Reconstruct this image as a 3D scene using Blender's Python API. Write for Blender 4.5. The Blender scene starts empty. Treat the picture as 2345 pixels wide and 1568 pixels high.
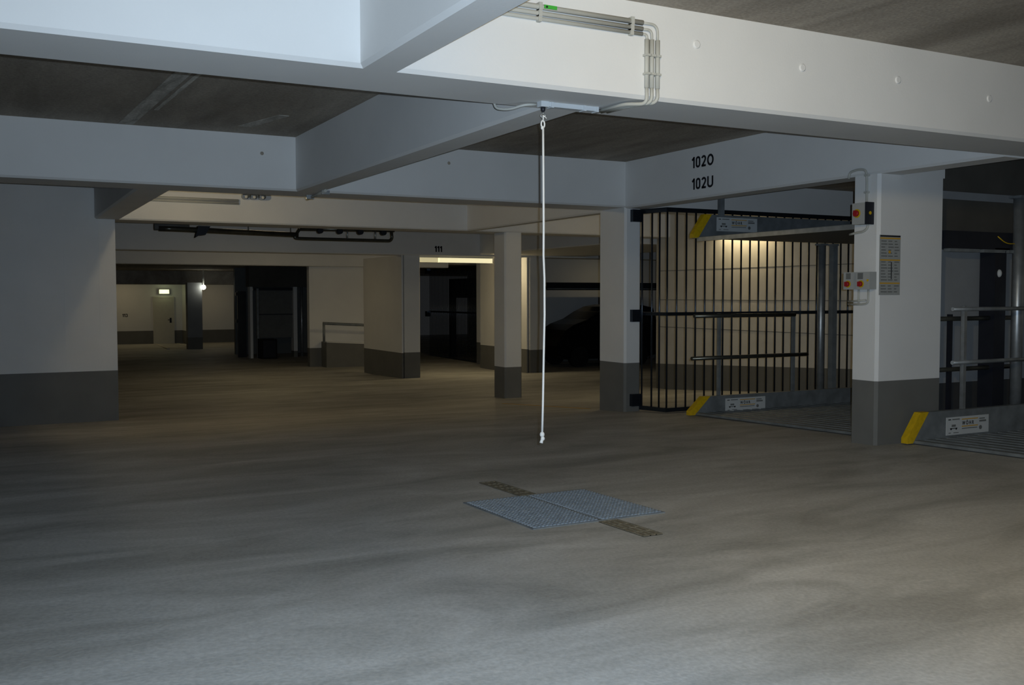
import bpy, bmesh, math
from mathutils import Vector, Matrix

S = bpy.context.scene
COL = S.collection
R = math.radians
FLASH_W = 1240
AMB = 0.012

# ---------------------------------------------------------------- camera
cd = bpy.data.cameras.new('camera')
cam = bpy.data.objects.new('camera', cd); COL.objects.link(cam)
cd.sensor_width = 36.0; cd.sensor_fit = 'HORIZONTAL'
cd.lens = 36.0 * 2265.5 / 2345.0
cd.clip_start = 0.05; cd.clip_end = 200
YAW, PIT, ROL = R(-27.969), R(-2.715), R(-0.081)
CAMZ = 1.43
cam.matrix_world = (Matrix.Translation((0, 0, CAMZ)) @ Matrix.Rotation(YAW, 4, 'Z')
                    @ Matrix.Rotation(R(90) + PIT, 4, 'X') @ Matrix.Rotation(ROL, 4, 'Z'))
S.camera = cam

# ---------------------------------------------------------------- world, exposure
S.view_settings.view_transform = 'Standard'
S.view_settings.look = 'None'
S.view_settings.gamma = 1.0
S.view_settings.exposure = 0.0
S.view_settings.use_curve_mapping = False
w = bpy.data.worlds.new('world'); S.world = w; w.use_nodes = True
w.node_tree.nodes['Background'].inputs[0].default_value = (0.9, 0.95, 1.0, 1)
w.node_tree.nodes['Background'].inputs[1].default_value = AMB

# ---------------------------------------------------------------- the camera's own flash, just above and right of the lens
fl = bpy.data.lights.new('camera_flash', 'SPOT')
fl.energy = FLASH_W; fl.color = (0.68, 0.835, 1.0)
fl.spot_size = R(105); fl.spot_blend = 1.0; fl.shadow_soft_size = 0.008
flo = bpy.data.objects.new('camera_flash', fl); COL.objects.link(flo)
flo.matrix_world = cam.matrix_world @ Matrix.Translation((0.05, 0.035, 0.02)) @ Matrix.Rotation(R(2), 4, 'X')

# ---------------------------------------------------------------- materials
def nt(name):
    m = bpy.data.materials.new(name); m.use_nodes = True
    return m, m.node_tree.nodes, m.node_tree.links, m.node_tree.nodes['Principled BSDF']

def mat(name, col, rough=0.6, metal=0.0, var=0.12, scale=6.0, bump=0.0, spec=0.3):
    m, n, l, b = nt(name)
    b.inputs['Roughness'].default_value = rough; b.inputs['Metallic'].default_value = metal
    b.inputs['Specular IOR Level'].default_value = spec
    tc = n.new('ShaderNodeTexCoord'); no = n.new('ShaderNodeTexNoise')
    no.inputs['Scale'].default_value = scale; no.inputs['Detail'].default_value = 5
    l.new(tc.outputs['Object'], no.inputs['Vector'])
    rp = n.new('ShaderNodeValToRGB')
    rp.color_ramp.elements[0].position = 0.3; rp.color_ramp.elements[1].position = 0.7
    rp.color_ramp.elements[0].color = (*[c * (1 - var) for c in col], 1)
    rp.color_ramp.elements[1].color = (*[min(1, c * (1 + var)) for c in col], 1)
    l.new(no.outputs['Fac'], rp.inputs['Fac']); l.new(rp.outputs['Color'], b.inputs['Base Color'])
    if bump:
        n2 = n.new('ShaderNodeTexNoise'); n2.inputs['Scale'].default_value = 60
        l.new(tc.outputs['Object'], n2.inputs['Vector'])
        bp = n.new('ShaderNodeBump'); bp.inputs['Strength'].default_value = bump; bp.inputs['Distance'].default_value = 0.01
        l.new(n2.outputs['Fac'], bp.inputs['Height']); l.new(bp.outputs['Normal'], b.inputs['Normal'])
    return m

def emit(name, col, strength):
    m, n, l, b = nt(name)
    b.inputs['Base Color'].default_value = (*col, 1)
    b.inputs['Emission Color'].default_value = (*col, 1)
    b.inputs['Emission Strength'].default_value = strength
    return m

def concrete(name, dark, light, rough, sx, sy, rot, streak, spec=0.25):
    """raw concrete: large clouds, trowel streaks and fine grain"""
    m, n, l, b = nt(name)
    b.inputs['Roughness'].default_value = rough; b.inputs['Specular IOR Level'].default_value = spec
    tc = n.new('ShaderNodeTexCoord'); mp = n.new('ShaderNodeMapping')
    mp.inputs['Scale'].default_value = (sx, sy, 1); mp.inputs['Rotation'].default_value = (0, 0, R(rot))
    l.new(tc.outputs['Object'], mp.inputs['Vector'])
    a = n.new('ShaderNodeTexNoise'); a.inputs['Scale'].default_value = 1.0; a.inputs['Detail'].default_value = 8
    a.inputs['Roughness'].default_value = 0.62; a.inputs['Distortion'].default_value = 0.7
    l.new(mp.outputs['Vector'], a.inputs['Vector'])
    r1 = n.new('ShaderNodeValToRGB')
    r1.color_ramp.elements[0].position = 0.34; r1.color_ramp.elements[1].position = 0.72
    r1.color_ramp.elements[0].color = (*dark, 1); r1.color_ramp.elements[1].color = (*light, 1)
    l.new(a.outputs['Fac'], r1.inputs['Fac'])
    c = n.new('ShaderNodeTexNoise'); c.inputs['Scale'].default_value = 45; c.inputs['Detail'].default_value = 4
    l.new(tc.outputs['Object'], c.inputs['Vector'])
    r2 = n.new('ShaderNodeValToRGB')
    r2.color_ramp.elements[0].position = 0.3; r2.color_ramp.elements[1].position = 0.7
    r2.color_ramp.elements[0].color = (1 - streak,) * 3 + (1,); r2.color_ramp.elements[1].color = (1 + 0 * streak,) * 3 + (1,)
    l.new(c.outputs['Fac'], r2.inputs['Fac'])
    mx = n.new('ShaderNodeMix'); mx.data_type = 'RGBA'; mx.blend_type = 'MULTIPLY'; mx.inputs['Factor'].default_value = 1
    l.new(r1.outputs['Color'], mx.inputs['A']); l.new(r2.outputs['Color'], mx.inputs['B'])
    l.new(mx.outputs['Result'], b.inputs['Base Color'])
    bp = n.new('ShaderNodeBump'); bp.inputs['Strength'].default_value = 0.15; bp.inputs['Distance'].default_value = 0.01
    l.new(c.outputs['Fac'], bp.inputs['Height']); l.new(bp.outputs['Normal'], b.inputs['Normal'])
    return m

M = dict(
    white=mat('white_paint', (0.74, 0.74, 0.73), 0.75, var=0.03, scale=1.5, bump=0.06),
    dado=mat('grey_base_paint', (0.155, 0.155, 0.145), 0.7, var=0.07, scale=2.5, bump=0.05),
    ceil=concrete('raw_concrete', (0.30, 0.265, 0.22), (0.56, 0.505, 0.43), 0.9, 1.3, 0.22, 4, 0.3),
    floor=concrete('floor_concrete', (0.35, 0.345, 0.32), (0.64, 0.635, 0.61), 0.62, 0.6, 1.6, 24, 0.22, 0.35),
    block=mat('bay_wall_paint', (0.62, 0.60, 0.55), 0.85, var=0.06, scale=3, bump=0.12),
    mark=concrete('formwork_laitance', (0.34, 0.32, 0.28), (0.85, 0.83, 0.77), 0.9, 9, 1.5, 4, 0.3),
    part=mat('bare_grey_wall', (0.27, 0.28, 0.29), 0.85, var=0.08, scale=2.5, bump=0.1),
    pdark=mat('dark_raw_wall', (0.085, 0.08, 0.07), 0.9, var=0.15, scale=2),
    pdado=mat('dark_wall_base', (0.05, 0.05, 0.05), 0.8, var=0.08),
    galv=mat('galvanised_steel', (0.42, 0.45, 0.47), 0.42, 0.75, var=0.18, scale=9),
    galvd=mat('dull_galvanised_steel', (0.22, 0.24, 0.25), 0.55, 0.35, var=0.2, scale=7),
    black=mat('black_paint', (0.02, 0.022, 0.03), 0.45, 0.2, var=0.1),
    bar=mat('anthracite_bar_paint', (0.045, 0.055, 0.07), 0.22, 0.75, var=0.1),
    pvc=mat('grey_conduit_plastic', (0.47, 0.47, 0.43), 0.5, var=0.04),
    pvcl=mat('light_duct_plastic', (0.55, 0.58, 0.60), 0.5, var=0.04),
    yellow=mat('yellow_reflective_strip', (0.62, 0.40, 0.01), 0.5, var=0.12, scale=25),
    orange=mat('orange_print', (0.60, 0.33, 0.03), 0.6, var=0.04),
    red=mat('red_switch_plastic', (0.33, 0.015, 0.02), 0.4, var=0.04),
    grey=mat('switch_box_grey', (0.40, 0.41, 0.40), 0.5, var=0.03),
    plate=mat('white_sign_plate', (0.55, 0.57, 0.57), 0.5, var=0.03),
    paper=mat('grey_notice_paper', (0.34, 0.35, 0.34), 0.7, var=0.05, scale=20),
    ink=mat('black_ink', (0.012, 0.012, 0.016), 0.7, var=0.05),
    inkg=mat('grey_ink', (0.16, 0.165, 0.16), 0.7, var=0.05),
    green=mat('green_tag', (0.06, 0.42, 0.05), 0.5, var=0.05),
    cord=mat('white_cord', (0.82, 0.82, 0.80), 0.6, var=0.04),
    pipe=mat('dark_steel_pipe', (0.10, 0.10, 0.085), 0.28, 0.7, var=0.15),
    carp=mat('black_car_paint', (0.006, 0.006, 0.007), 0.3, 0.1, var=0.05),
    glass=mat('dark_car_glass', (0.01, 0.011, 0.012), 0.15, 0.0, var=0.03),
    tyre=mat('tyre_rubber', (0.012, 0.012, 0.012), 0.9, var=0.1),
    door=mat('door_paint', (0.60, 0.58, 0.50), 0.6, var=0.03),
    line=mat('white_floor_paint', (0.55, 0.53, 0.47), 0.8, var=0.1),
    grate=mat('grate_steel', (0.34, 0.385, 0.43), 0.45, 0.45, var=0.2, scale=30),
    gravel=mat('drain_dirt', (0.19, 0.165, 0.115), 0.95, var=0.3, scale=40),
    dark=mat('pit_black', (0.012, 0.012, 0.012), 0.9, var=0.1),
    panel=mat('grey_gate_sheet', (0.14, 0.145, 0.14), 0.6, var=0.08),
    lampw=mat('lamp_housing', (0.75, 0.73, 0.66), 0.5, var=0.03),
    tube=emit('warm_tube', (1.0, 0.90, 0.56), 0.80),
    tubed=emit('warm_tube_end', (1.0, 0.88, 0.52), 0.42),
    exit=emit('exit_sign_lit', (0.95, 1.0, 0.55), 1.3),
    spot=emit('spot_lamp_lit', (1.0, 1.0, 0.85), 12.0),
    taill=emit('tail_light_reflector', (0.20, 0.008, 0.008), 0.0),
)

# ---------------------------------------------------------------- mesh helpers
class MB:
    """collects shapes (world coordinates) into one mesh"""
    def __init__(s):
        s.bm = bmesh.new(); s.mats = []
    def mi(s, m):
        if m not in s.mats: s.mats.append(m)
        return s.mats.index(m)
    def _n(s, f0, m):
        i = s.mi(m)
        s.bm.faces.ensure_lookup_table()
        for f in s.bm.faces[f0:]: f.material_index = i
    def box(s, x0, x1, y0, y1, z0, z1, m):
        f0 = len(s.bm.faces)
        v = [s.bm.verts.new(p) for p in ((x0,y0,z0),(x1,y0,z0),(x1,y1,z0),(x0,y1,z0),(x0,y0,z1),(x1,y0,z1),(x1,y1,z1),(x0,y1,z1))]
        for q in ((3,2,1,0),(4,5,6,7),(0,1,5,4),(1,2,6,5),(2,3,7,6),(3,0,4,7)): s.bm.faces.new([v[i] for i in q])
        s._n(f0, m); return s
    def prism(s, poly, axis, a, b, m):
        """polygon extruded along an axis: poly in the two remaining axes (order xyz)"""
        f0 = len(s.bm.faces)
        def pt(q, t):
            return {'x': (t, q[0], q[1]), 'y': (q[0], t, q[1]), 'z': (q[0], q[1], t)}[axis]
        A = [s.bm.verts.new(pt(q, a)) for q in poly]; B = [s.bm.verts.new(pt(q, b)) for q in poly]
        k = len(poly)
        fs = [s.bm.faces.new(A), s.bm.faces.new(B[::-1])]
        for i in range(k): fs.append(s.bm.faces.new((A[i], B[i], B[(i+1) % k], A[(i+1) % k])))
        bmesh.ops.recalc_face_normals(s.bm, faces=fs)
        s._n(f0, m); return s
    def tube(s, pts, r, m, seg=12, caps=True):
        f0 = len(s.bm.faces); pts = [Vector(p) for p in pts]; rings = []
        up = None
        for i, p in enumerate(pts):
            d = (pts[min(i+1, len(pts)-1)] - pts[max(i-1, 0)]).normalized()
            if up is None:
                up = Vector((0,0,1)) if abs(d.z) < 0.9 else Vector((1,0,0))
            a = d.cross(up).normalized(); b = a.cross(d).normalized(); up = b
            rr = r[i] if isinstance(r, (list, tuple)) else r
            rings.append([s.bm.verts.new(p + a*math.cos(2*math.pi*k/seg)*rr + b*math.sin(2*math.pi*k/seg)*rr) for k in range(seg)])
        fs = []
        for i in range(len(rings)-1):
            for k in range(seg):
                f = s.bm.faces.new((rings[i][k], rings[i][(k+1) % seg], rings[i+1][(k+1) % seg], rings[i+1][k])); f.smooth = True; fs.append(f)
        if caps:
            fs.append(s.bm.faces.new(rings[0][::-1])); fs.append(s.bm.faces.new(rings[-1]))
        bmesh.ops.recalc_face_normals(s.bm, faces=fs)
        s._n(f0, m); return s
    def ball(s, c, r, m, sz=1.0):
        f0 = len(s.bm.faces)
        g = bmesh.ops.create_icosphere(s.bm, subdivisions=2, radius=r, matrix=Matrix.Translation(c) @ Matrix.Diagonal((1,1,sz,1)))
        s.bm.faces.ensure_lookup_table()
        for f in s.bm.faces[f0:]: f.smooth = True
        s._n(f0, m); return s
    def build(s, name, parent=None, origin=None):
        s.bm.normal_update()
        if parent is not None:
            org = parent_world(parent)
        else:
            if origin is None:
                xs = [v.co for v in s.bm.verts]
                origin = (sum((min(c.x for c in xs), max(c.x for c in xs)))/2, sum((min(c.y for c in xs), max(c.y for c in xs)))/2, min(c.z for c in xs))
            org = Vector(origin)
        for v in s.bm.verts: v.co -= org
        me = bpy.data.meshes.new(name); s.bm.to_mesh(me); s.bm.free()
        for m in s.mats: me.materials.append(m)
        o = bpy.data.objects.new(name, me); COL.objects.link(o)
        if parent is not None: o.parent = parent
        else: o.location = org
        return o

def parent_world(p):
    v = Vector(p.location)
    while p.parent: p = p.parent; v += Vector(p.location)
    return v

def bend(pts, rad, n=6):
    """round the corners of a polyline"""
    P = [Vector(p) for p in pts]; out = [P[0]]
    for i in range(1, len(P)-1):
        a, b = (P[i-1]-P[i]), (P[i+1]-P[i]); q = min(rad, a.length*0.49, b.length*0.49)
        A = P[i]+a.normalized()*q; B = P[i]+b.normalized()*q
        for k in range(n+1):
            t = k/n; out.append(A*(1-t)**2 + P[i]*2*t*(1-t) + B*t*t)
    out.append(P[-1]); return out

def tag(o, label=None, cat=None, group=None, kind=None):
    if label: o['label'] = label
    if cat: o['category'] = cat
    if group: o['group'] = group
    if kind: o['kind'] = kind
    return o
def thing(name, loc, label, cat, group=None):
    o = bpy.data.objects.new(name, None); COL.objects.link(o); o.location = loc; o.empty_display_size = 0.1
    return tag(o, label, cat, group)
def struct(o, label=None, cat=None): return tag(o, label, cat, None, 'structure')

def lettering(txt, name, parent, pos, xdir, zdir, height, m, sx=0.62, bold=0.012, spacing=1.0, depth=0.002):
    """flat painted lettering lying on a face"""
    cu = bpy.data.curves.new(name, 'FONT'); cu.body = txt; cu.size = 1.0; cu.offset = bold; cu.extrude = 0.004
    cu.space_character = spacing; cu.resolution_u = 6
    tmp = bpy.data.objects.new(name, cu); COL.objects.link(tmp)
    bpy.context.view_layer.update()
    dg = bpy.context.evaluated_depsgraph_get()
    me = bpy.data.meshes.new_from_object(tmp.evaluated_get(dg))
    bpy.data.objects.remove(tmp); bpy.data.curves.remove(cu)
    X = Vector(xdir); Z = Vector(zdir); N = X.cross(Z)
    h = max(v.co.y for v in me.vertices) - min(0, min(v.co.y for v in me.vertices)); h = 0.72 if h <= 0 else h
    k = height / (0.73)
    org = parent_world(parent)
    for v in me.vertices:
        c = v.co.copy(); v.co = Vector(pos) + X*c.x*k*sx + Z*c.y*k + N*(c.z/0.004*depth*0.5 + depth) - org
    me.materials.clear(); me.materials.append(m)
    o = bpy.data.objects.new(name, me); COL.objects.link(o); o.parent = parent
    return o

def arc(cx, cy, rx, ry, a0, a1, n=14):
    return [(cx+rx*math.cos(R(a0+(a1-a0)*i/n)), cy+ry*math.sin(R(a0+(a1-a0)*i/n))) for i in range(n+1)]
GLYPH = {'1': (.40, [[(.27, 0), (.27, 1.0)], [(.30, .95), (.04, .70)]]),
         '0': (.60, [arc(.28, .27, .19, .18, 180, 360)+arc(.28, .73, .19, .18, 0, 180)+[(.09, .27)]]),
         'O': (.82, [arc(.39, .5, .30, .41, 0, 360, 30)]),
         'U': (.76, [[(.09, 1.0), (.09, .32)]+arc(.36, .34, .27, .25, 180, 360)+[(.63, 1.0)]]),
         '2': (.60, [arc(.28, .70, .20, .21, 165, -20)+[(.40, .48), (.11, .09)], [(.02, .09), (.54, .09)]]),
         '3': (.58, [arc(.25, .72, .20, .19, 155, -75), arc(.25, .28, .22, .20, 75, -155)])}
def stencil(txt, name, parent, pos, xdir, height, m, wide=.19, sx=1.0, off=.0015):
    """bay numbers painted with a bold narrow stencil, lying on a vertical face"""
    X = Vector(xdir); Z = Vector((0, 0, 1)); N = X.cross(Z); b = MB(); adv = 0; P0 = Vector(pos)
    for ch in txt:
        wd, strokes = GLYPH[ch]
        for st in strokes:
            L = []
            for i, (x, y) in enumerate(st):
                a_ = Vector(st[max(i-1, 0)]); c_ = Vector(st[min(i+1, len(st)-1)])
                if ch in '0O' and i in (0, len(st)-1): a_, c_ = Vector(st[-2]), Vector(st[1])
                d_ = (c_-a_).normalized(); n_ = Vector((-d_.y, d_.x))*wide/2
                L.append([b.bm.verts.new(P0 + X*((adv+q.x)*height*sx) + Z*(q.y*height) + N*off) for q in (Vector((x, y))+n_, Vector((x, y))-n_)])
            for p, q in zip(L, L[1:]):
                f = b.bm.faces.new((p[0], p[1], q[1], q[0])); f.normal_update()
                if f.normal.dot(N) < 0: f.normal_flip()
        adv += wd+.09
    b._n(0, m)
    return b.build(name, parent)

KY = [-10, 0, 7.45, 12.12, 17.9, 28, 45, 80]; KZ = [.05, 0, -.17, -.29, -.68, -.92, -.72, -.7]
def fz(y):
    for i in range(len(KY)-1):
        if KY[i] <= y <= KY[i+1]: return KZ[i] + (KZ[i+1]-KZ[i])*(y-KY[i])/(KY[i+1]-KY[i])
    return KZ[-1]

# ================================================================ STRUCTURE
b = MB(); bm = b.bm
xs = [-8, 0, 8, 16, 26]; ys = [-10 + 0.5*i for i in range(0, 121)]
gv = [[bm.verts.new((x, y, fz(y))) for x in xs] for y in ys]
for j in range(len(ys)-1):
    for i in range(len(xs)-1):
        f = bm.faces.new((gv[j][i], gv[j][i+1], gv[j+1][i+1], gv[j+1][i])); f.smooth = True
b._n(0, M['floor'])
floor = struct(b.build('floor', origin=(0, 0, 0)), 'grey trowelled concrete garage floor with pale dusty streaks', 'floor')
for i, (p, q) in enumerate((((6.70, 47.0), (6.54, 42.3)), ((7.62, 46.8), (7.55, 42.7)))):
    b = MB()
    b.prism([(p[0]-.05, p[1]), (p[0]+.05, p[1]), (q[0]+.05, q[1]), (q[0]-.05, q[1])], 'z', -.79, -.708, M['line'])
    b.build('floor_line', floor)

b = MB(); b.prism([(13.2, fz(13.2)-.01), (16.2, fz(16.2)-.01), (16.2, fz(16.2)+.003), (13.2, fz(13.2)+.003)], 'x', 8.38, 8.43, M['orange'])
tag(b.build('floor_line', floor), 'faded yellow bay line')
b = MB()
b.box(-8, 16, -10, 5.40, 3.34, 3.6, M['ceil'])
b.box(-8, 16, 6.02, 12.1, 3.38, 3.6, M['ceil'])
b.box(-8, 16, 12.75, 17.9, 3.38, 3.6, M['ceil'])
b.box(-8, 26, 18.6, 25.5, 3.38, 3.6, M['ceil'])
b.box(8.65, 13.5, 7.95, 12.1, 3.17, 3.38, M['ceil'])
b.box(-8, 26, 26.1, 31.0, 3.2, 3.4, M['ceil'])
b.box(-8, 26, 31.4, 50.0, 2.5, 2.7, M['ceil'])
ceil_ = struct(b.build('ceiling'), 'dark raw concrete ceiling between the white beams', 'ceiling')
for q in ([(1.36, 12.05), (1.52, 12.05), (1.64, 9.0), (1.50, 9.0)], [(1.60, 11.0), (1.64, 11.0), (1.74, 8.6), (1.70, 8.6)], [(2.60, 11.6), (2.76, 11.6), (2.95, 10.7), (2.84, 10.7)]):
    MB().prism(q, 'z', 3.376, 3.3805, M['mark']).build('formwork_mark', ceil_)

CH = 0.024
def beam_x(name, x0, x1, y0, y1, z0, z1, label, m='white', ch=CH):
    return struct(MB().prism([(y0, z1), (y0, z0+ch), (y0+ch, z0), (y1-ch, z0), (y1, z0+ch), (y1, z1)], 'x', x0, x1, M[m]).build(name), label, 'beam')
def beam_y(name, y0, y1, x0, x1, z0, z1, label, m='white', ch=CH):
    return struct(MB().prism([(x0, z1), (x0, z0+ch), (x0+ch, z0), (x1-ch, z0), (x1, z0+ch), (x1, z1)], 'y', y0-ch, y1+ch, M[m]).build(name), label, 'beam')

ZB = 2.72
B1 = beam_x('ceiling_beam', -8, 16, 5.40, 6.02, ZB, 3.5, 'nearest long white ceiling beam crossing the whole picture, with conduits')
B2 = beam_x('ceiling_beam', -8, 16, 12.1, 12.75, ZB, 3.5, 'second long white beam, behind the hanging pull cord')
B3 = beam_x('ceiling_beam', 1.96, 16, 17.9, 18.6, ZB, 3.5, 'third long beam, warmly lit, above the round cable sleeves')
B4 = beam_x('ceiling_beam', 0, 26, 25.5, 26.1, 2.55, 3.5, 'dim far beam marked with bay number 111')
beam_x('ceiling_beam', 0, 14, 31.0, 31.5, 2.38, 3.3, 'low far beam behind the beam marked 111')
beam_x('ceiling_beam', 0, 14, 44.0, 44.4, 1.92, 2.6, 'unlit farthest beam above the exit sign', 'ceil')
beam_y('ceiling_beam', -10, 5.40, 1.90, 2.15, ZB, 3.5, 'white cross beam running toward the viewer at the top of the picture')
beam_y('ceiling_beam', 6.02, 12.1, 3.41, 3.72, ZB, 3.5, 'white cross beam left of the pull cord between the two nearest long beams')
C3 = beam_y('ceiling_beam', 6.02, 12.1, 8.31, 8.65, 2.705, 3.5, 'white cross beam lettered 102O and 102U over the car lift bay')
beam_y('ceiling_beam', 12.75, 17.9, 1.63, 2.03, ZB, 3.5, 'shadowed cross beam ending at the left wall')
beam_y('ceiling_beam', 12.75, 17.9, 8.50, 8.70, ZB, 3.5, 'warm lit cross beam running back from the pillar with the bar gate')
beam_y('ceiling_beam', 18.6, 25.5, 12.5, 16.0, 2.6, 3.5, 'wide dropped beam far behind the pillar with the bar gate')

# bay numbers painted on the beams
stencil('102O', 'bay_number', C3, (8.31, 10.555, 3.108), (0, -1, 0), .148, M['ink'], sx=1.14)
stencil('102U', 'bay_number', C3, (8.31, 10.550, 2.825), (0, -1, 0), .148, M['ink'], sx=1.14)
stencil('111', 'bay_number', B4, (11.10, 25.5, 2.650), (1, 0, 0), .165, M['ink'], wide=.24)
# round plugs in the formwork tie holes
for x, z in ((4.283, 3.123), (5.243, 3.069), (6.228, 3.08), (7.297, 3.035)):
    b = MB(); b.tube([(x, 5.405, z), (x, 5.394, z), (x, 5.390, z)], [0.028, 0.028, 0.022], M['white'], 20); b.build('tie_hole_plug', B1)
for x, z in ((2.996, 3.156), (5.479, 3.19)):
    b = MB(); b.tube([(x, 12.105, z), (x, 12.098, z)], 0.022, M['ceil'], 16); b.build('tie_hole', B2)

def pillar(name, x0, x1, y0, y1, z0, zd, z1, label, ch=0.03, up='white'):
    oc = [(x0+ch, y0), (x1-ch, y0), (x1, y0+ch), (x1, y1-ch), (x1-ch, y1), (x0+ch, y1), (x0, y1-ch), (x0, y0+ch)]
    b = MB(); b.prism(oc, 'z', z0, zd, M['dado']); b.prism(oc, 'z', zd, z1, M[up])
    return struct(b.build(name), label, 'pillar')
P1 = pillar('pillar', 8.31, 9.32, 7.42, 7.78, fz(7.6)-.02, .515, 2.705, 'wide white pillar with switch boxes and a notice, grey painted base')
b = MB().box(8.67, 9.32, 7.42, 7.78, 2.705, 3.38, M['white']); b.build('pillar_head', P1)
pillar('pillar', 8.31, 8.60, 12.1, 12.80, fz(12.4)-.03, .43, ZB, 'white pillar carrying the bar gate hinges, grey painted base')
pillar('pillar', 9.37, 9.77, 17.95, 18.46, -.78, -.04, ZB, 'slim free standing pillar left of the pull cord')
P4 = pillar('pillar', 10.225, 10.69, 25.6, 26.05, -.90, -.145, 2.55, 'far pillar left of the bay marked 111', 0.01)
P5 = pillar('pillar', 14.19, 14.69, 25.6, 26.05, -.92, -.18, 2.55, 'far pillar right of the lit tube lamp', 0.01)

def wallbox(name, x0, x1, y0, y1, z0, zd, z1, label, up='white'):
    b = MB(); b.box(x0, x1, y0, y1, z0, zd, M['dado']); b.box(x0, x1, y0, y1, zd, z1, M[up])
    return struct(b.build(name), label, 'wall')
wl = wallbox('wall_left', -8, 1.95, 17.95, 18.25, -.72, .172, 3.38, 'white wall at left with dark grey painted base')
for x in (0.55, 1.15, 1.69):   # joints between the formwork panels
    MB().box(x-.006, x+.006, 17.944, 17.952, .18, 2.7, M['white']).build('panel_joint', wl)
# rear wall of the lift bays (its base line drops with the floor)
b = MB()
def dz(y): return .126 - (y-12.54)*.043
b.prism([(2.0, -1.0), (18.4, -1.0), (18.4, dz(18.4)), (2.0, dz(2.0))], 'x', 13.5, 13.75, M['dado'])
b.prism([(2.0, dz(2.0)), (18.4, dz(18.4)), (18.4, 3.38), (2.0, 3.38)], 'x', 13.5, 13.75, M['block'])
wr = struct(b.build('wall_right'), 'block wall behind the car lift bay, lit warm at the top', 'wall')
for z in (1.98, 1.33, .72):
    MB().box(13.494, 13.502, 11.0, 18.3, z-.006, z+.006, M['inkg']).build('wall_joint', wr)
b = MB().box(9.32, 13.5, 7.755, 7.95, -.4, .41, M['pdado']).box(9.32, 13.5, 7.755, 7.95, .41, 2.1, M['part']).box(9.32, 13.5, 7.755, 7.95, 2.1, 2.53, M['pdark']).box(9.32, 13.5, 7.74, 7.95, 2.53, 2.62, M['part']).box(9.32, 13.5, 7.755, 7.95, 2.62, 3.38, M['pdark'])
struct(b.build('wall_partition'), 'dim grey partition wall right of the wide pillar', 'wall')
# far panels beside the far pillars
for x, p, lb in ((10.157, P4, 'far wall panel left of the bay marked 111'), (14.114, P5, 'far wall panel behind the slim pillar')):
    wallbox('wall_panel', x, x+.045, 25.64, 28.76, -.95, -.16, 2.55, lb)
wb = wallbox('wall_back', 2, 16, 47.0, 47.3, -.78, -.13, 2.5, 'farthest wall with the exit door')
stencil('113', 'bay_number', wb, (5.34, 47.0, .50), (1, 0, 0), .14, M['ink'], wide=.22, off=.003)
d = tag(MB().box(6.70, 7.47, 46.95, 47.0, -.73, 1.345, M['door']).build('door_1'), 'pale steel exit door in the farthest wall', 'door', None, 'structure')
MB().box(6.63, 6.70, 46.94, 47.0, -.73, 1.41, M['door']).box(7.47, 7.54, 46.94, 47.0, -.73, 1.41, M['door']).box(6.70, 7.47, 46.94, 47.0, 1.345, 1.41, M['door']).build('door_frame', d)
MB().tube([(7.38, 46.95, .35), (7.38, 46.88, .35), (7.25, 46.88, .35)], .015, M['black']).box(7.34, 7.42, 46.94, 46.95, .22, .44, M['black']).build('door_handle', d)
wallbox('wall_niche', 7.9, 8.2, 46.0, 47.0, -.78, -.13, 2.5, 'far corner wall beside the exit door')
pillar('pillar', 7.27, 7.86, 42.0, 42.4, -.80, -.27, 1.98, 'far pillar beside the bright lamp', .01, 'part')
wallbox('wall_ramp', 9.27, 12.5, 31.5, 31.75, -.95, -.27, 3.2, 'dim wall behind the far handrail')
b = MB(); b.prism([(9.66, -.96), (12.4, -.96), (12.4, -.24), (9.66, -.07)], 'y', 30.95, 31.5, M['dado'])
b.prism([(9.66, -.07), (12.4, -.24), (12.4, -.215), (9.66, -.045)], 'y', 30.94, 31.5, M['white'])
struct(b.build('ramp_parapet'), 'low sloping parapet under the far handrail', 'wall')
wallbox('wall_bay', 14.7, 24, 30.0, 30.25, -1.0, -.15, 3.2, 'far wall behind the dark parked car')
pillar('pillar', 8.41, 8.51, 36.0, 36.35, -.86, -.85, 1.76, 'thin far pillar left of the dark lift gate', .005)
pillar('pillar', 10.0, 10.14, 36.0, 36.35, -.86, -.6, 1.76, 'thin far pillar right of the dark lift gate', .005)
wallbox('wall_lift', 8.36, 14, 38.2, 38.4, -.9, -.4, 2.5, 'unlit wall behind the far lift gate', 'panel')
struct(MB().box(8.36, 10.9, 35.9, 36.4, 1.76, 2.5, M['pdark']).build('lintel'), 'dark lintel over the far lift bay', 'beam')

# ================================================================ FLOOR FITTINGS
g = thing('drain_grate', (3.72, 6.25, fz(6.25)), 'large square steel mesh grating set in the floor under the pull cord', 'grating')
def fzb(b_, x0, x1, y0, y1, h, m):
    """low slab that follows the floor's fall"""
    b_.prism([(y0, fz(y0)-.004), (y1, fz(y1)-.004), (y1, fz(y1)+h), (y0, fz(y0)+h)], 'x', x0, x1, m)
X0, X1, Y0, Y1 = 3.185, 4.27, 5.70, 6.80
b = MB(); fzb(b, X0+.02, X1-.02, Y0+.02, Y1-.02, .002, M['dark']); b.build('pit_shade', g)  # black sheet laid on the floor, painting in the shade below the mesh
b = MB()
for k in (0, 1):
    x = X0 if k == 0 else (X0+X1)/2; x1 = (X0+X1)/2 if k == 0 else X1
    fzb(b, x, x+.012, Y0+.014, Y1-.014, .008, M['galvd']); fzb(b, x1-.012, x1, Y0+.014, Y1-.014, .008, M['galvd'])
fzb(b, X0, X1, Y0, Y0+.014, .008, M['galvd']); fzb(b, X0, X1, Y1-.014, Y1, .008, M['galvd'])
b.build('frame', g)
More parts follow.
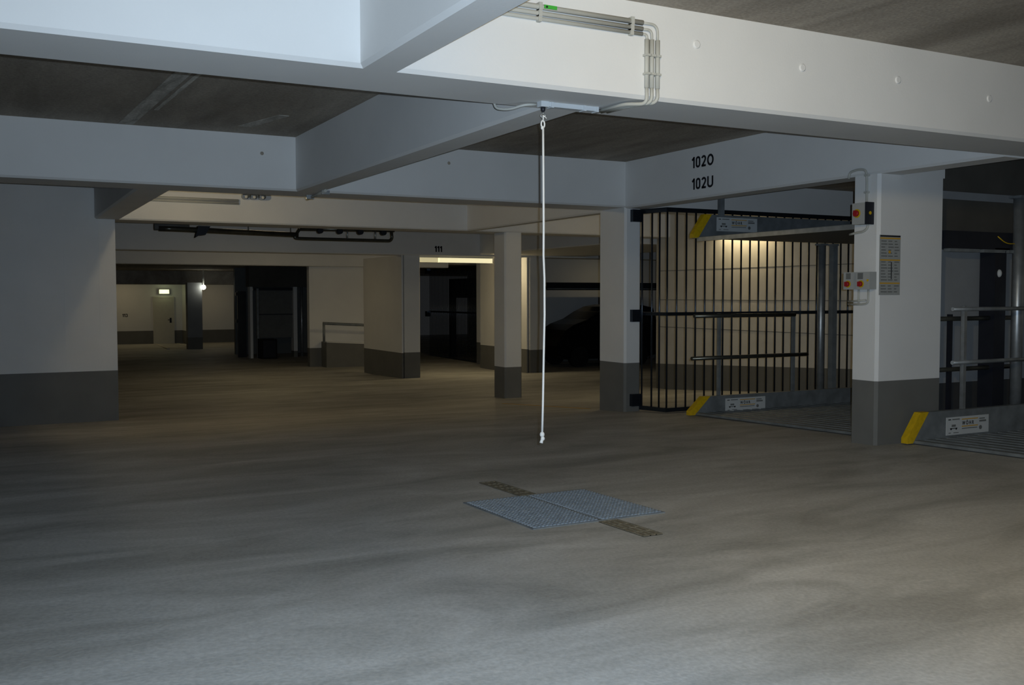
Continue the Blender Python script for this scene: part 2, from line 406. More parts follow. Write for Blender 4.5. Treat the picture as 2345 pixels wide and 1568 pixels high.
for k in (0, 1):
    b = MB(); xa = X0+.014 if k == 0 else (X0+X1)/2+.014; xb = (X0+X1)/2-.014 if k == 0 else X1-.014
    n = 17
    for i in range(1, n):
        x = xa+(xb-xa)*i/n; fzb(b, x-.0035, x+.0035, Y0+.014, Y1-.014, .014, M['grate'])
    n = 28
    for i in range(1, n):
        y = Y0+(Y1-Y0)*i/n; fzb(b, xa, xb, y-.006, y+.006, .0135, M['grate'])
    b.build('grating_panel', g)
for y0, y1, lb in ((6.82, 7.55, 'short slotted drain channel behind the mesh grating'), (5.15, 5.68, 'short slotted drain channel in front of the mesh grating')):
    t = thing('drain_channel', (3.77, (y0+y1)/2, fz((y0+y1)/2)), lb, 'drain', 'drain channels at the grating')
    b = MB(); fzb(b, 3.69, 3.84, y0, y1, .003, M['gravel']); b.build('channel_bed', t)
    b = MB()
    for x in (3.69, 3.737, 3.783, 3.83): fzb(b, x, x+.010, y0, y1, .008, M['gravel'])
    n = int((y1-y0)/.11)
    for i in range(n+1):
        y = y0+(y1-y0-.015)*i/n; fzb(b, 3.70, 3.83, y, y+.015, .007, M['gravel'])
    b.build('slotted_cover', t)

# ================================================================ CONDUITS AND PULL SWITCH ON THE NEAR BEAM
YF = 5.40
specs = ((3.205, 3.945, 0.017, 3.83, 'topmost of three grey conduits on the near beam, with green tag'),
         (3.166, 3.900, 0.015, 3.795, 'middle of the three grey conduits on the near beam'),
         (3.134, 3.862, 0.013, 3.76, 'lowest of the three grey conduits on the near beam'))
for i, (z, xv, r, xu, lb) in enumerate(specs):
    t = thing('cable_conduit', (xv, YF-.02, ZB), lb, 'conduit', 'grey conduits on the near beam')
    y = YF-r-.004
    MB().tube([(2.16, y, z), (3.825, y, z)], r, M['pvc']).build('pipe_run', t)
    MB().tube(bend([(3.82, y, z), (xv, y, z), (xv, y, 3.09)], .10), .009, M['pvc']).build('cable_bend', t)
    MB().tube([(xv, y, 3.105), (xv, y, 2.79)], .016, M['pvc']).build('sleeve', t)
    xt = xu
    MB().tube(bend([(xv, y, 2.80), (xv, y-.004, 2.70-.008*i), (xt+.02, YF+.12, 2.70), (xt, 5.80+.02*i, 2.70)], .05), .0125, M['pvc']).build('cable_drop', t)
    for x in (3.05, 3.735):
        MB().box(x-.012, x+.012, YF-2*r-.010, YF, z-r-.007, z+r+.007, M['pvc']).build('clip', t)
    for zz in (3.0, 2.88):
        MB().box(xv-.022, xv+.018, YF-.042, YF, zz-.007, zz+.007, M['pvc']).build('clip', t)
    if i == 0:
        b = MB().box(3.075, 3.165, y-r-.004, y-r+.002, z-.010, z+.012, M['green']); b.ball((3.092, y-r-.004, z), .007, M['ink']); tag(b.build('cable_tag', t), 'green tag')

t = thing('cable_duct', (3.55, 5.80, ZB), 'flat grey cable duct under the near beam ending at the pull switch', 'duct')
MB().box(3.345, 3.745, 5.775, 5.825, 2.690, 2.72, M['pvcl']).build('duct_body', t)
for x in (3.375, 3.63, 3.73):
    MB().box(x-.01, x+.01, 5.768, 5.832, 2.684, 2.72, M['pvcl']).build('clip', t)
MB().tube(bend([(3.28, 5.83, 2.705), (3.20, 5.84, 2.70), (3.13, 5.94, 2.675), (3.08, 6.045, 2.70), (3.08, 6.06, 2.78)], .08), .009, M['pvc']).build('cable_tail', t)

px, py = 3.312, 5.79
t = thing('pull_switch', (px, py, ZB), 'pull cord switch under the near beam with long white cord hanging to the floor', 'pull switch')
MB().box(px-.03, px+.03, py-.028, py+.028, 2.684, 2.72, M['pvcl']).build('mounting_box', t)
MB().tube([(px, py, 2.686), (px, py, 2.664), (px, py, 2.652)], [.017, .015, .008], M['black'], 14).tube([(px, py, 2.654), (px, py, 2.636)], .004, M['galv'], 8).build('switch_head', t)
a = [(px+.018*math.sin(2*math.pi*k/14), py, 2.628+.014*math.cos(2*math.pi*k/14)) for k in range(15)]
MB().tube(a, .004, M['galv'], 6, False).build('eyelet', t)
a = [(px+.013*math.sin(2*math.pi*k/14), py+.003, 2.572+.024*math.cos(2*math.pi*k/14)) for k in range(15)]
MB().tube(a, .0055, M['cord'], 8, False).ball((px-.006, py, 2.548), .011, M['cord'], 1.3).tube([(px, py, 2.632), (px+.001, py, 2.60)], .005, M['cord'], 8).tube([(px+.004, py, 2.63), (px+.026, py, 2.612)], .004, M['cord'], 8).build('cord_loop', t)
cz = [2.55, 2.25, 1.9, 1.7, 1.55, 1.3, 1.0, .7, .5]; cx = [0, .002, .004, .003, .009, .010, .004, -.001, -.006]
MB().tube([(px+x*.88, py-x*.47, z) for x, z in zip(cx, cz)], .0075, M['cord'], 10).build('cord', t)
ex, ey = px-.006*.88, py+.003
MB().ball((ex, ey, .49), .017, M['cord'], 1.2).ball((ex+.004, ey, .462), .015, M['cord'], 1.1).tube([(ex, ey, .46), (ex-.008, ey, .432)], [.009, .013], M['cord'], 8).build('cord_knot', t)

# conduit crossing under the second beam, and the round sleeves on the third
t = thing('cable_conduit', (3.70, 12.2, ZB), 'short dark conduit crossing under the second long beam', 'conduit')
MB().tube(bend([(3.66, 11.7, 2.70), (3.70, 12.2, 2.695), (3.74, 12.72, 2.695)], .05), .018, M['pvc']).build('pipe_run', t)
for y in (11.85, 12.5):
    MB().box(3.655, 3.755, y-.015, y+.015, 2.672, 2.72, M['galv']).build('clip', t)
t = thing('cable_conduit', (3.3, 17.86, 3.09), 'grey conduit pair along the warm lit third beam', 'conduit')
for z in (3.118, 3.068):
    MB().tube([(2.05, 17.872, z), (4.0, 17.872, z)], .022, M['pvc']).build('pipe_run', t)
for x in (4.107, 4.254, 4.405):
    s_ = thing('pipe_sleeve', (x, 17.80, 3.20), {4.107: 'left of three round pipe sleeves on the third beam', 4.254: 'middle of three round pipe sleeves on the third beam', 4.405: 'right of three round pipe sleeves on the third beam'}[x], 'pipe sleeve', 'round pipe sleeves on the third beam')
    b = MB(); b.tube([(x, 17.92, 3.20), (x, 17.76, 3.20)], .058, M['galv'], 18, False); b.build('sleeve_ring', s_)
    b = MB(); b.ball((x+.01, 17.80, 3.185), .030, M['lampw']); b.build('cable_end', s_)

# ================================================================ PIPES UNDER THE CEILING BEFORE THE FAR BEAM
t = thing('ceiling_pipe', (4.6, 21.0, 2.74), 'long dark pipe hanging under the ceiling before the beam marked 111', 'pipe')
MB().tube([(3.10, 21.0, 2.79), (3.35, 21.0, 2.79), (5.95, 21.0, 2.735)], .055, M['pipe'], 16).build('pipe_run', t)
MB().tube([(3.02, 21.05, 2.83), (3.7, 21.05, 2.83)], .075, M['panel'], 16).build('pipe_insulation', t)
MB().prism([(3.86, 2.86), (4.10, 2.86), (4.0, 2.68), (3.86, 2.66), (3.80, 2.62)], 'y', 20.9, 21.1, M['black']).build('pipe_bracket', t)
MB().tube([(4.9, 21.02, 2.75), (4.9, 21.02, 3.38)], .012, M['galv']).build('hanger_rod', t)
MB().tube([(5.8, 21.02, 2.73), (5.8, 21.02, 3.38)], .012, M['galv']).build('hanger_rod', t)
t = thing('pipe_loop', (7.0, 21.0, 2.66), 'looped dark pipe with short vertical risers right of the long ceiling pipe', 'pipe')
MB().tube(bend([(5.98, 21.0, 2.86), (5.86, 21.0, 2.67), (5.98, 21.0, 2.66), (8.05, 21.0, 2.66), (8.10, 21.0, 2.72), (8.08, 21.0, 2.90)], .06), .036, M['pipe'], 14).build('pipe_run', t)
MB().tube([(5.98, 21.0, 2.87), (8.15, 21.0, 2.90)], .045, M['pipe'], 14).build('upper_pipe', t)
for x in (7.05, 7.70):
    MB().tube([(x, 21.0, 2.68), (x, 21.0, 2.88)], .022, M['galv'], 10).build('riser', t)
for x in (6.41, 6.85, 7.32, 7.86):
    MB().tube([(x, 20.86, 2.835), (x, 21.0, 2.835)], .062, M['black'], 16).build('pipe_end', t)
MB().tube([(6.6, 21.0, 2.9), (6.6, 21.0, 3.38)], .012, M['galv']).build('hanger_rod', t)
MB().tube([(8.0, 21.0, 2.9), (8.0, 21.0, 3.38)], .012, M['galv']).build('hanger_rod', t)

# ================================================================ SWITCH BOXES AND NOTICE ON THE WIDE PILLAR
def knob(parent, x, y, z, r=.034):
    k = MB().tube([(x, y, z), (x-.008, y, z)], r*1.35, M['yellow'], 20).build('yellow_collar', parent)
    MB().tube([(x-.008, y, z), (x-.03, y, z), (x-.036, y, z)], [r, r, r*.8], M['red'], 20).box(x-.052, x-.034, y-.008, y+.008, z-r*.9, z+r*.9, M['red']).build('red_knob', parent)
t = thing('main_switch_box', (8.25, 7.57, 2.18), 'grey switch box with red rotary handle high on the wide pillar', 'switch box')
MB().box(8.19, 8.31, 7.505, 7.675, 2.18, 2.405, M['grey']).build('box', t)
b = MB().box(8.195, 8.31, 7.485, 7.505, 2.175, 2.41, M['black']); b.build('side_plate', t)
MB().tube([(8.25, 7.485, 2.295), (8.25, 7.480, 2.295)], .018, M['yellow'], 14).build('yellow_button', t)
knob(t, 8.19, 7.605, 2.295)
t = thing('control_box', (8.26, 7.52, 1.49), 'right of two grey control boxes with red stop knobs on the wide pillar', 'control box', 'control boxes on the wide pillar')
MB().box(8.21, 8.31, 7.44, 7.625, 1.49, 1.675, M['grey']).build('box', t)
MB().box(8.204, 8.21, 7.53, 7.60, 1.60, 1.665, M['inkg']).build('label_plate', t)
knob(t, 8.21, 7.555, 1.548, .028); MB().tube([(8.21, 7.465, 1.585), (8.202, 7.465, 1.585)], .012, M['yellow'], 14).build('yellow_button', t)
t = thing('control_box', (8.26, 7.73, 1.49), 'left of two grey control boxes with red stop knobs, at the wide pillar edge', 'control box', 'control boxes on the wide pillar')
MB().box(8.21, 8.31, 7.66, 7.80, 1.49, 1.675, M['grey']).build('box', t)
MB().box(8.204, 8.21, 7.70, 7.76, 1.60, 1.665, M['inkg']).build('label_plate', t)
knob(t, 8.21, 7.735, 1.548, .028)
def conduit(label, paths, r=.013, xx=8.292):
    ys_ = [p[0] for q in paths for p in q]; zs_ = [p[1] for q in paths for p in q]
    t = thing('cable_conduit', (xx, sum(ys_)/len(ys_), min(zs_)), label, 'conduit', 'thin conduits on the wide pillar')
    for q in paths:
        MB().tube(bend([(xx, y, z) for y, z in q], .05), r, M['pvc']).build('pipe_run', t)
    return t
t = conduit('thin conduit arching above the high switch box', [[(7.825, 2.69), (7.81, 2.755), (7.70, 2.775), (7.585, 2.76), (7.572, 2.66), (7.57, 2.40)]])
for z in (2.70, 2.52): MB().box(8.27, 8.31, 7.545, 7.595, z-.01, z+.01, M['pvc']).build('clip', t)
conduit('thin conduit curling below the high switch box', [[(7.55, 2.185), (7.555, 2.14), (7.61, 2.105), (7.70, 2.10), (7.80, 2.085)]])
conduit('thin looped conduits below the two control boxes', [[(7.66, 1.495), (7.66, 1.345)], [(7.53, 1.495), (7.53, 1.345), (7.60, 1.330), (7.80, 1.330)], [(7.56, 1.375), (7.80, 1.36)]], .011)

t = thing('notice_sheet', (8.48, 7.42, 1.43), 'tall printed notice sheet with orange bands on the wide pillar', 'notice')
MB().box(8.325, 8.635, 7.414, 7.421, 1.430, 2.065, M['paper']).build('sheet', t)
b = MB()
for z in (2.030, 1.80, 1.555): b.box(8.33, 8.63, 7.4115, 7.4142, z-.007, z+.007, M['orange'])
b.box(8.33, 8.63, 7.4115, 7.4142, 2.045, 2.060, M['ink'])
for k in range(18):
    z = 2.00-k*.0315
    if min(abs(z-q) for q in (1.80, 1.555)) < .016: continue
    for x0, x1 in ((8.345, 8.435), (8.45, 8.53), (8.545, 8.615)):
        b.box(x0, x1-.012*((k*7+int(x0*50)) % 4), 7.4115, 7.4142, z-.006, z+.005, M['inkg'])
b.box(8.495, 8.505, 7.4113, 7.4141, 1.60, 1.78, M['ink'])
b.tube([(8.47, 7.4142, 1.885), (8.47, 7.411, 1.885)], .017, M['orange'], 14)
b.build('print', t)

# ================================================================ CAR LIFT PLATFORMS
def sign_plate(parent, x0, x1, z0, z1, y, full=True):
    """white maker's plate with lettering, on a face toward -Y"""
    H = z1-z0; Wd = x1-x0
    s_ = MB().box(x0, x1, y-.006, y, z0, z1, M['plate']).build('sign_plate', parent)
    b = MB(); f = y-.0095
    def bx(u0, u1, v0, v1, m): b.box(x0+Wd*u0, x0+Wd*u1, f, f+.0036, z0+H*v0, z0+H*v1, m)
    bx(.355, .735, .82, .87, M['orange']); bx(.355, .735, .42, .47, M['orange'])
    bx(.04, .10, .84, .89, M['ink']); bx(.13, .30, .84, .90, M['inkg'])
    bx(.36, .72, .30, .345, M['inkg'])
    # little car outline with two wheels
    bx(.08, .25, .34, .40, M['inkg']); bx(.12, .21, .46, .58, M['inkg'])
    for u in (.105, .225): b.tube([(x0+Wd*u, f+.0036, z0+H*.34), (x0+Wd*u, f, z0+H*.34)], H*.055, M['ink'], 14)
    bx(.05, .10, .10, .14, M['inkg']); bx(.16, .28, .10, .14, M['inkg'])
    b.tube([(x0+Wd*.80, f+.0036, z0+H*.30), (x0+Wd*.80, f, z0+H*.30)], H*.12, M['inkg'], 16)
    bx(.77, .93, .62, .72, M['inkg']); bx(.77, .90, .78, .84, M['inkg'])
    b.build('print', s_)
    lettering('WÖHR', 'lettering', s_, (x0+Wd*.365, y-.006, z0+H*.525), (1, 0, 0), (0, 0, 1), H*.22, M['ink'], sx=.78, bold=.018, spacing=1.6)
    return s_

def platform(label, xl, xt, x1, y0, y1, zd, z0, z1, follow, sign, ridge=True, group='car lift platforms'):
    """deck y0..y1 with a side panel along y1 whose entry end is slanted and striped yellow"""
    t = thing('lift_platform', ((xl+x1)/2, (y0+y1)/2, z0), label, 'car lift platform', group)
    b = MB(); n = 26
    def dk(y): return fz(y)+.012 if follow else zd
    for i in range(n):
        xa = xl+.1+(x1-xl-.1)*i/n; w_ = (x1-xl-.1)/n
        dm = M['galvd' if follow else 'panel']  # raised deck darker: the shade of its underside is put into the colour
        b.prism([(y0, dk(y0)), (y1, dk(y1)), (y1, dk(y1)+.03), (y0, dk(y0)+.03)], 'x', xa, xa+w_*.55, dm)
        b.prism([(y0, dk(y0)), (y1, dk(y1)), (y1, dk(y1)+.012), (y0, dk(y0)+.012)], 'x', xa+w_*.55, xa+w_, dm)
    b.build('deck', t)
    if not follow:
        MB().box(xl+.06, xl+.10, y0, y1, zd-.035, zd+.02, M['galv']).build('entry_flange', t)
    MB().prism([(xl, z0), (x1, z0), (x1, z1), (xt, z1)], 'y', y1, y1+.07, M['galvd']).build('side_panel', t)
    dx = .10
    MB().prism([(xl-.005, z0+.003), (xl+dx-.02, z0+.003), (xt+dx, z1+.003), (xt-.03, z1+.003), (xl-.005, z0+.06)], 'y', y1-.008, y1+.075, M['yellow']).build('edge_strip', t)
    sign_plate(t, *sign, y1)
    return t
L1 = platform('lower lift platform on the floor of the bay marked 102', 8.675, 8.93, 13.2, 7.97, 11.02, 0, -.255, .0, True, (9.306, 10.05, -.235, -.045))
L2 = platform('raised upper lift platform in the bay marked 102', 8.712, 8.93, 13.2, 7.97, 11.02, 2.215, 2.225, 2.56, False, (9.12, 9.86, 2.335, 2.53))
L3 = platform('lower lift platform right of the wide pillar', 8.62, 8.84, 13.2, 2.6, 7.27, 0, -.155, .168, True, (9.225, 9.925, -.104, .092))
MB().box(9.20, 9.27, 11.03, 11.09, 2.56, 3.38, M['galvd']).build('suspension_post', L2)
# under side of the upper platform beyond the wide pillar
t = thing('lift_platform', (11.3, 7.6, 1.9), 'dark raised lift platform seen high right of the wide pillar', 'car lift platform', 'car lift platforms')
MB().box(9.45, 13.2, 7.50, 7.74, 1.95, 2.15, M['black']).build('side_panel', t)
for x0, x1 in ((9.5, 10.0), (10.08, 10.45), (10.52, 10.85)): MB().box(x0, x1, 7.48, 7.56, 1.915, 1.95, M['galvd']).build('flange', t)
MB().tube(bend([(10.30, 7.47, 2.10), (10.45, 7.47, 2.02), (10.75, 7.47, 2.03)], .1), .006, M['yellow'], 6).build('cable', t)

# rails and posts
def rail(label, y, posts, rails, r=.028, m='galvd', rm=None):
    x = sum(p[0] for p in posts)/len(posts); t = thing('guard_rail', (x, y, min(p[1] for p in posts)), label, 'guard rail', 'guard rails of the lift platforms')
    for px_, z0, z1 in posts: MB().box(px_-.022, px_+.022, y-.022, y+.022, z0, z1, M[m]).build('post', t)
    for x0, x1, z in rails: MB().tube([(x0, y-.03, z), (x1, y-.03, z)], r, M[rm or m], 12).build('rail', t)
    return t
rail('guard rail on the lower platform of the bay marked 102', 11.055, [(9.21, .003, 1.17), (10.62, .003, 1.17)], [(8.74, 10.62, 1.14), (8.70, 10.88, .545)], rm='pipe')
rail('near guard rail on the platform right of the wide pillar', 7.305, [(9.53, .170, 1.31)], [(9.30, 10.9, 1.275), (9.31, 10.9, .69)], .022, 'galv')
rail('far guard rail with black end caps right of the wide pillar', 7.62, [(9.70, -.10, 1.21)], [(9.40, 10.76, 1.16), (9.40, 10.78, .583)], .026, 'black', 'pipe')
def column(label, x, y, r, z0, z1, m, square=False):
    t = thing('lift_column', (x, y, z0), label, 'lift column', 'steel columns of the car lifts')
    b = MB(); b.box(x-r, x+r, y-r, y+r, z0, z1, M[m]) if square else b.tube([(x, y, z0), (x, y, z1)], r, M[m], 20); b.build('shaft', t)
    MB().box(x-r*1.4, x+r*1.4, y-r*1.4, y+r*1.4, z0, z0+.012, M[m]).build('foot_plate', t)
    MB().box(x-r*1.3, x+r*1.3, y-r*1.2, y+r*1.2, z1, z1+.03, M['galvd']).build('head_plate', t)
    return t
column('round galvanised column inside the bay marked 102', 11.36, 11.24, .055, fz(11.2), 2.19, 'galv')
column('dark square column beside the galvanised one in bay 102', 11.61, 11.24, .045, fz(11.2), 2.19, 'galvd', True)
column('round galvanised pole at the right picture edge', 10.66, 7.46, .065, fz(7.46), 2.55, 'galv')
tc_ = column('broad dark column behind the pole at the right picture edge', 10.43, 7.62, .10, fz(7.62), 1.94, 'black', True)
MB().ball((10.40, 7.515, 1.68), .03, M['plate'], 1.6).build('tag_plate', tc_)

# ================================================================ BAR FENCE OF BAY 102
t = thing('bar_fence', (10.8, 11.6, fz(11.6)), 'dark steel bar fence closing the side of the bay marked 102', 'fence')
a, c, e = (8.56, 12.06), (8.70, 11.60), (13.4, 11.60)
for z0, z1, nm in ((2.63, 2.695, 'top_rail'), (1.135, 1.185, 'mid_rail'), (-.265, -.205, 'bottom_rail')):
    b = MB(); b.prism([(a[0]-.02, a[1]), (a[0]+.03, a[1]), (c[0]+.03, c[1]+.02), (c[0]-.03, c[1]-.02)], 'z', z0, z1, M['bar'])
    b.box(c[0]-.03, e[0], c[1]-.025, c[1]+.025, z0, z1, M['bar']); b.build(nm, t)
for z in (2.60, 1.13, -.12): MB().box(8.40, 8.58, 12.03, 12.10, z-.09, z+.09, M['bar']).build('hinge_plate', t)
bars = [(8.56, 12.02), (8.62, 11.86), (8.66, 11.73), (8.70, 11.60)] + [(8.70+.172*k, 11.60) for k in range(1, 28)]
for x, y in bars:
    MB().tube([(x, y, -.22), (x, y, 2.65)], .014, M['bar'], 10).build('bar', t)

# ================================================================ FAR BAY 111: FENCE, LAMP, LIFT, CAR
t = thing('bar_fence', (14.9, 32.4, fz(32)), 'far dark bar fence inside the bay marked 111', 'fence')
for z0, z1, nm in ((2.38, 2.46, 'top_rail'), (.80, .86, 'mid_rail'), (-.88, -.82, 'bottom_rail')):
    MB().box(14.87, 14.93, 30.3, 34.75, z0, z1, M['bar']).build(nm, t)
for k in range(38):
    y = 30.35+k*(4.35/37); MB().tube([(14.9, y, -.85), (14.9, y, 2.42)], .012, M['bar'], 6).build('bar', t)
for z in (2.36, .74): MB().box(14.80, 14.95, 34.75, 34.95, z-.10, z+.10, M['bar']).build('hinge_plate', t)
t = thing('car_lift', (16.5, 33, fz(33)), 'dark car lift behind the far bar fence', 'car lift')
for y in (31.0, 33.6): MB().box(15.3, 15.5, y, y+.2, fz(y), 2.0, M['black']).build('post', t)
MB().box(15.3, 15.5, 31.0, 33.8, 1.35, 2.05, M['black']).build('cross_beam', t)
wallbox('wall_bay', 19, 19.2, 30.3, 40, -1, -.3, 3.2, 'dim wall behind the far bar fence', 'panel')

WARM = (1.0, 0.80, 0.46)
def batten(label, c, length, axis, power, glow=0, size=.12, col=WARM):
    """fluorescent batten: housing, tube and its light"""
    t = thing('tube_lamp', c, label, 'lamp', 'fluorescent tube lamps')
    h = length/2; x, y, z = c
    if axis == 'x':
        MB().box(x-h, x+h, y-.05, y+.05, z, z+.06, M['lampw']).build('housing', t)
        MB().tube([(x-h+.04, y, z-.022), (x+h-.04, y, z-.022)], .026, M['tube'], 12).build('tube', t)
    else:
        MB().box(x-.05, x+.05, y-h, y+h, z, z+.06, M['lampw']).build('housing', t)
        MB().tube([(x, y-h+.04, z-.022), (x, y+h-.04, z-.022)], .026, M['tube'], 12).build('tube', t)
    l = bpy.data.lights.new('tube_light', 'AREA'); l.shape = 'RECTANGLE'; l.size = length; l.size_y = size
    l.energy = power; l.color = col; l.spread = R(180)
    o = bpy.data.objects.new('tube_light', l); COL.objects.link(o); o.parent = t
    o.location = (0, 0, -.07); o.rotation_euler = (0, 0, 0 if axis == 'x' else R(90))
    if glow:   # what the bare tube throws sideways
        l = bpy.data.lights.new('tube_glow', 'POINT'); l.energy = glow; l.color = col; l.shadow_soft_size = .1
        o = bpy.data.objects.new('tube_glow', l); COL.objects.link(o); o.parent = t; o.location = (0, 0, -.16)
    return t
batten('tube lamp high on the rear wall of the bay marked 102', (13.28, 15.4, 2.86), 1.5, 'y', 13)
batten('tube lamp before the beam marked 111', (5.5, 22.6, 3.25), 1.5, 'x', 10)
batten('tube lamp between the beam marked 111 and the low far beam', (6.8, 28.0, 2.98), 1.5, 'y', 9, glow=11)
batten('tube lamp behind the second long beam, right of the bar gate pillar', (11.2, 15.4, 3.24), 1.5, 'x', 2, glow=11)
batten('tube lamp above the dark parked car', (19.5, 28.2, 3.0), 1.5, 'x', 5)
batten('tube lamp in the farthest bay left of the exit door', (5.2, 45.6, 2.44), 1.5, 'x', 7)
batten('tube lamp in the farthest bay right of the exit door', (9.0, 45.4, 2.44), 1.5, 'x', 5)
def bulkhead(label, c, d, power, fill=0, col=WARM):
    """round bulkhead lamp screwed to a beam's side face, lighting away from it"""
    t = thing('bulkhead_lamp', c, label, 'lamp', 'round bulkhead lamps on the cross beams')
    x, y, z = c; sx = 1 if d[0] > 0 else -1
    MB().tube([(x, y, z), (x+.035*sx, y, z)], .13, M['lampw'], 24).build('base', t)
    MB().tube([(x+.035*sx, y, z), (x+.06*sx, y, z), (x+.075*sx, y, z)], [.115, .10, .05], M['tube'], 24).build('glass_dome', t)
    l = bpy.data.lights.new('lamp_light', 'AREA'); l.shape = 'DISK'; l.size = .22; l.energy = power; l.color = col; l.spread = R(180)
    o = bpy.data.objects.new('lamp_light', l); COL.objects.link(o); o.parent = t; o.location = (.085*sx, 0, 0)
    o.rotation_euler = Vector(d).to_track_quat('-Z', 'Y').to_euler()
    if fill:
        l = bpy.data.lights.new('lamp_glow', 'POINT'); l.energy = fill; l.color = col; l.shadow_soft_size = .03
        o = bpy.data.objects.new('lamp_glow', l); COL.objects.link(o); o.parent = t; o.location = (.15*sx, 0, 0)
bulkhead('round lamp on the cross beam at the left wall', (2.03, 15.2, 3.08), (1, .25, .45), 22, 20)
bulkhead('round lamp on the nearest cross beam, above the viewer', (2.15, 2.6, 3.05), (1, .1, .06), 60, 0, (1.0, .78, .42))
# the lamp in view under the beam marked 111
t = thing('tube_lamp', (12.0, 25.85, 2.40), 'long lit tube lamp under the beam marked 111', 'lamp', 'fluorescent tube lamps')
MB().box(10.70, 13.10, 25.77, 25.93, 2.50, 2.55, M['lampw']).build('housing', t)
MB().box(11.36, 13.04, 25.765, 25.935, 2.375, 2.50, M['tube']).box(10.70, 11.32, 25.765, 25.935, 2.375, 2.50, M['tubed']).build('diffuser', t)
MB().box(13.04, 13.09, 25.77, 25.93, 2.37, 2.50, M['lampw']).build('end_cap', t)
l = bpy.data.lights.new('tube_light', 'AREA'); l.shape = 'RECTANGLE'; l.size = 1.7; l.size_y = .17; l.energy = 16; l.color = WARM
o = bpy.data.objects.new('tube_light', l); COL.objects.link(o); o.parent = t; o.location = (.2, 0, -.035)
l = bpy.data.lights.new('tube_glow', 'POINT'); l.energy = 22; l.color = WARM; l.shadow_soft_size = .08
o = bpy.data.objects.new('tube_glow', l); COL.objects.link(o); o.parent = t; o.location = (1.25, .25, -.02)

# upper platform and car in the far right bay
t = thing('lift_platform', (18.2, 28.3, 1.6), 'far raised lift platform above the dark parked car', 'car lift platform', 'car lift platforms')
MB().box(15.55, 21, 26.9, 29.6, 1.66, 1.72, M['galvd']).build('deck', t)
MB().box(15.5, 21, 26.84, 26.9, 1.60, 1.84, M['black']).build('side_panel', t)
MB().box(15.5, 21, 26.80, 26.84, 1.63, 1.66, M['galvd']).build('flange', t)
for x, y in ((20.6, 29.45), (16.4, 29.45)): MB().box(x, x+.1, y, y+.1, fz(y)-.02, 1.66, M['black']).build('post', t)

zc = fz(28.2); x0, yc0, yc1 = 16.30, 27.45, 29.15
car = thing('car', (18.1, 28.3, zc), 'dark parked car in shadow right of the pull cord', 'car')
prof = [(0, .38), (.0, .70), (.10, .98), (.30, 1.22), (.62, 1.40), (1.12, 1.56), (1.55, 1.80), (1.95, 1.97), (2.4, 2.04), (3.3, 2.02), (3.75, 1.93), (3.93, 1.4), (3.97, .9), (3.93, .35), (3.5, .28), (.4, .26)]
b = MB(); b.prism([(x0+p, zc+q) for p, q in prof], 'y', yc0, yc1, M['carp'])
ed = [e_ for e_ in b.bm.edges]
bmesh.ops.bevel(b.bm, geom=[e_ for e_ in ed if abs((e_.verts[0].co-e_.verts[1].co).y) < .01], offset=.07, segments=3, affect='EDGES', clamp_overlap=True)
b.build('body', car)
for y in (yc0-.006, yc1+.001):
    MB().prism([(x0+1.35, zc+1.50), (x0+1.95, zc+1.86), (x0+2.45, zc+1.93), (x0+2.5, zc+1.45)], 'y', y, y+.005, M['glass']).build('side_window', car)
    MB().prism([(x0+2.58, zc+1.42), (x0+2.55, zc+1.92), (x0+3.3, zc+1.90), (x0+3.6, zc+1.42)], 'y', y, y+.005, M['glass']).build('side_window', car)
MB().prism([(x0+1.16, zc+1.58), (x0+1.20, zc+1.57), (x0+1.92, zc+1.93), (x0+1.88, zc+1.97)], 'y', yc0+.15, yc1-.15, M['glass']).build('windscreen', car)
for wx in (.78, 3.15):
    for y in (yc0-.02, yc1-.20):
        w_ = MB().tube([(x0+wx, y, zc+.34), (x0+wx, y+.22, zc+.34)], .34, M['tyre'], 28).build('wheel', car)
        MB().tube([(x0+wx, y-.004, zc+.34), (x0+wx, y+.01, zc+.34)], .20, M['tyre'], 20).build('rim', w_)
for y in (yc0+.01, yc1-.14):
    MB().box(x0+3.90, x0+3.985, y-.02, y+.13, zc+.95, zc+1.45, M['taill']).build('tail_light', car)
    MB().box(x0+.0, x0+.09, y, y+.13, zc+.70, zc+.84, M['glass']).build('headlight', car)
MB().box(x0+1.20, x0+1.36, yc0-.16, yc0-.01, zc+1.50, zc+1.66, M['carp']).build('wing_mirror', car)

# handrail on the far ramp
t = thing('handrail', (10.2, 30.9, -.1), 'tubular handrail on the far ramp parapet', 'handrail')
MB().tube([(9.52, 30.85, .55), (12.2, 30.85, .40)], .045, M['galvd'], 12).build('top_rail', t)
MB().tube([(9.55, 30.85, -.05), (9.55, 30.85, .55)], .04, M['galvd'], 10).build('post', t)
MB().tube([(11.8, 30.85, -.2), (11.8, 30.85, .42)], .04, M['galvd'], 10).build('post', t)

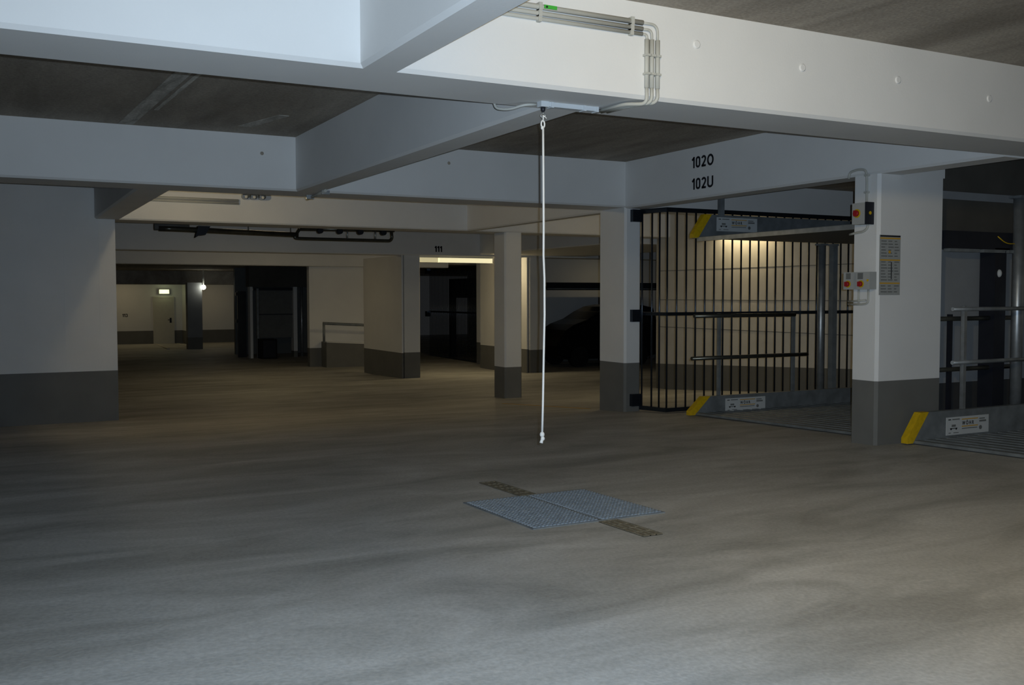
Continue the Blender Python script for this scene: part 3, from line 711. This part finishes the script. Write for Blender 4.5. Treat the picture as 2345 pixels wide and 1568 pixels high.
# far dark lift gate
t = thing('lift_gate', (9.35, 36.2, fz(36)), 'grey sheet gate of a far dark lift bay', 'gate')
MB().box(8.78, 10.0, 36.15, 36.2, -.10, 1.63, M['panel']).build('sheet_panel', t)
MB().box(8.55, 10.0, 36.1, 36.25, 1.63, 1.74, M['black']).build('top_rail', t)
MB().box(8.66, 8.74, 36.05, 36.15, -.86, 1.70, M['galvd']).build('post', t)
MB().box(8.78, 10.0, 36.12, 36.22, .74, .77, M['black']).build('mid_rail', t)
b = MB().box(8.66, 9.22, 35.4, 36.0, fz(35.8), -.12, M['dark']); b.box(8.72, 9.16, 35.385, 35.4, fz(35.8)+.05, -.17, M['black'])
tag(b.build('low_box'), 'low dark box standing before the far lift gate', 'box')
t = thing('lift_column', (10.36, 36.2, fz(36)), 'glinting steel column in the far dark lift bay', 'lift column', 'steel columns of the car lifts')
MB().tube([(10.36, 36.2, -.86), (10.36, 36.2, 1.76)], .05, M['galv'], 12).build('shaft', t)
MB().box(10.28, 10.44, 36.12, 36.28, -.87, -.85, M['galvd']).build('foot_plate', t)
t = thing('bar_fence', (8.2, 36.4, fz(36)), 'narrow black gate leaf left of the far lift bay', 'fence')
MB().box(8.04, 8.36, 36.35, 36.4, -.80, 1.60, M['bar']).build('leaf', t)
for z in (1.50, .52): MB().box(7.98, 8.06, 36.33, 36.42, z-.06, z+.06, M['bar']).build('hinge_plate', t)

# exit sign and bright lamp
t = thing('exit_sign', (7.11, 46.9, 1.58), 'small lit exit sign above the far door', 'sign')
MB().box(6.88, 7.34, 46.88, 47.0, 1.52, 1.74, M['grey']).build('housing', t)
MB().box(6.90, 7.32, 46.865, 46.88, 1.54, 1.72, M['exit']).build('lit_panel', t)
l = bpy.data.lights.new('sign_light', 'POINT'); l.energy = 1.2; l.color = (.9, 1, .55); l.shadow_soft_size = .1
o = bpy.data.objects.new('sign_light', l); COL.objects.link(o); o.parent = t; o.location = (0, -.25, .05)
t = thing('spot_lamp', (7.90, 41.9, 1.80), 'small bright lamp on the far pillar', 'lamp')
MB().ball((7.90, 41.9, 1.79), .10, M['spot']).build('lens', t)
MB().tube([(7.90, 41.9, 1.88), (7.90, 41.9, 2.5)], .03, M['grey']).build('bracket', t)
l = bpy.data.lights.new('spot_light', 'POINT'); l.energy = 1.2; l.color = (1, .95, .75); l.shadow_soft_size = .1
o = bpy.data.objects.new('spot_light', l); COL.objects.link(o); o.parent = t; o.location = (.0, -.15, -.1)
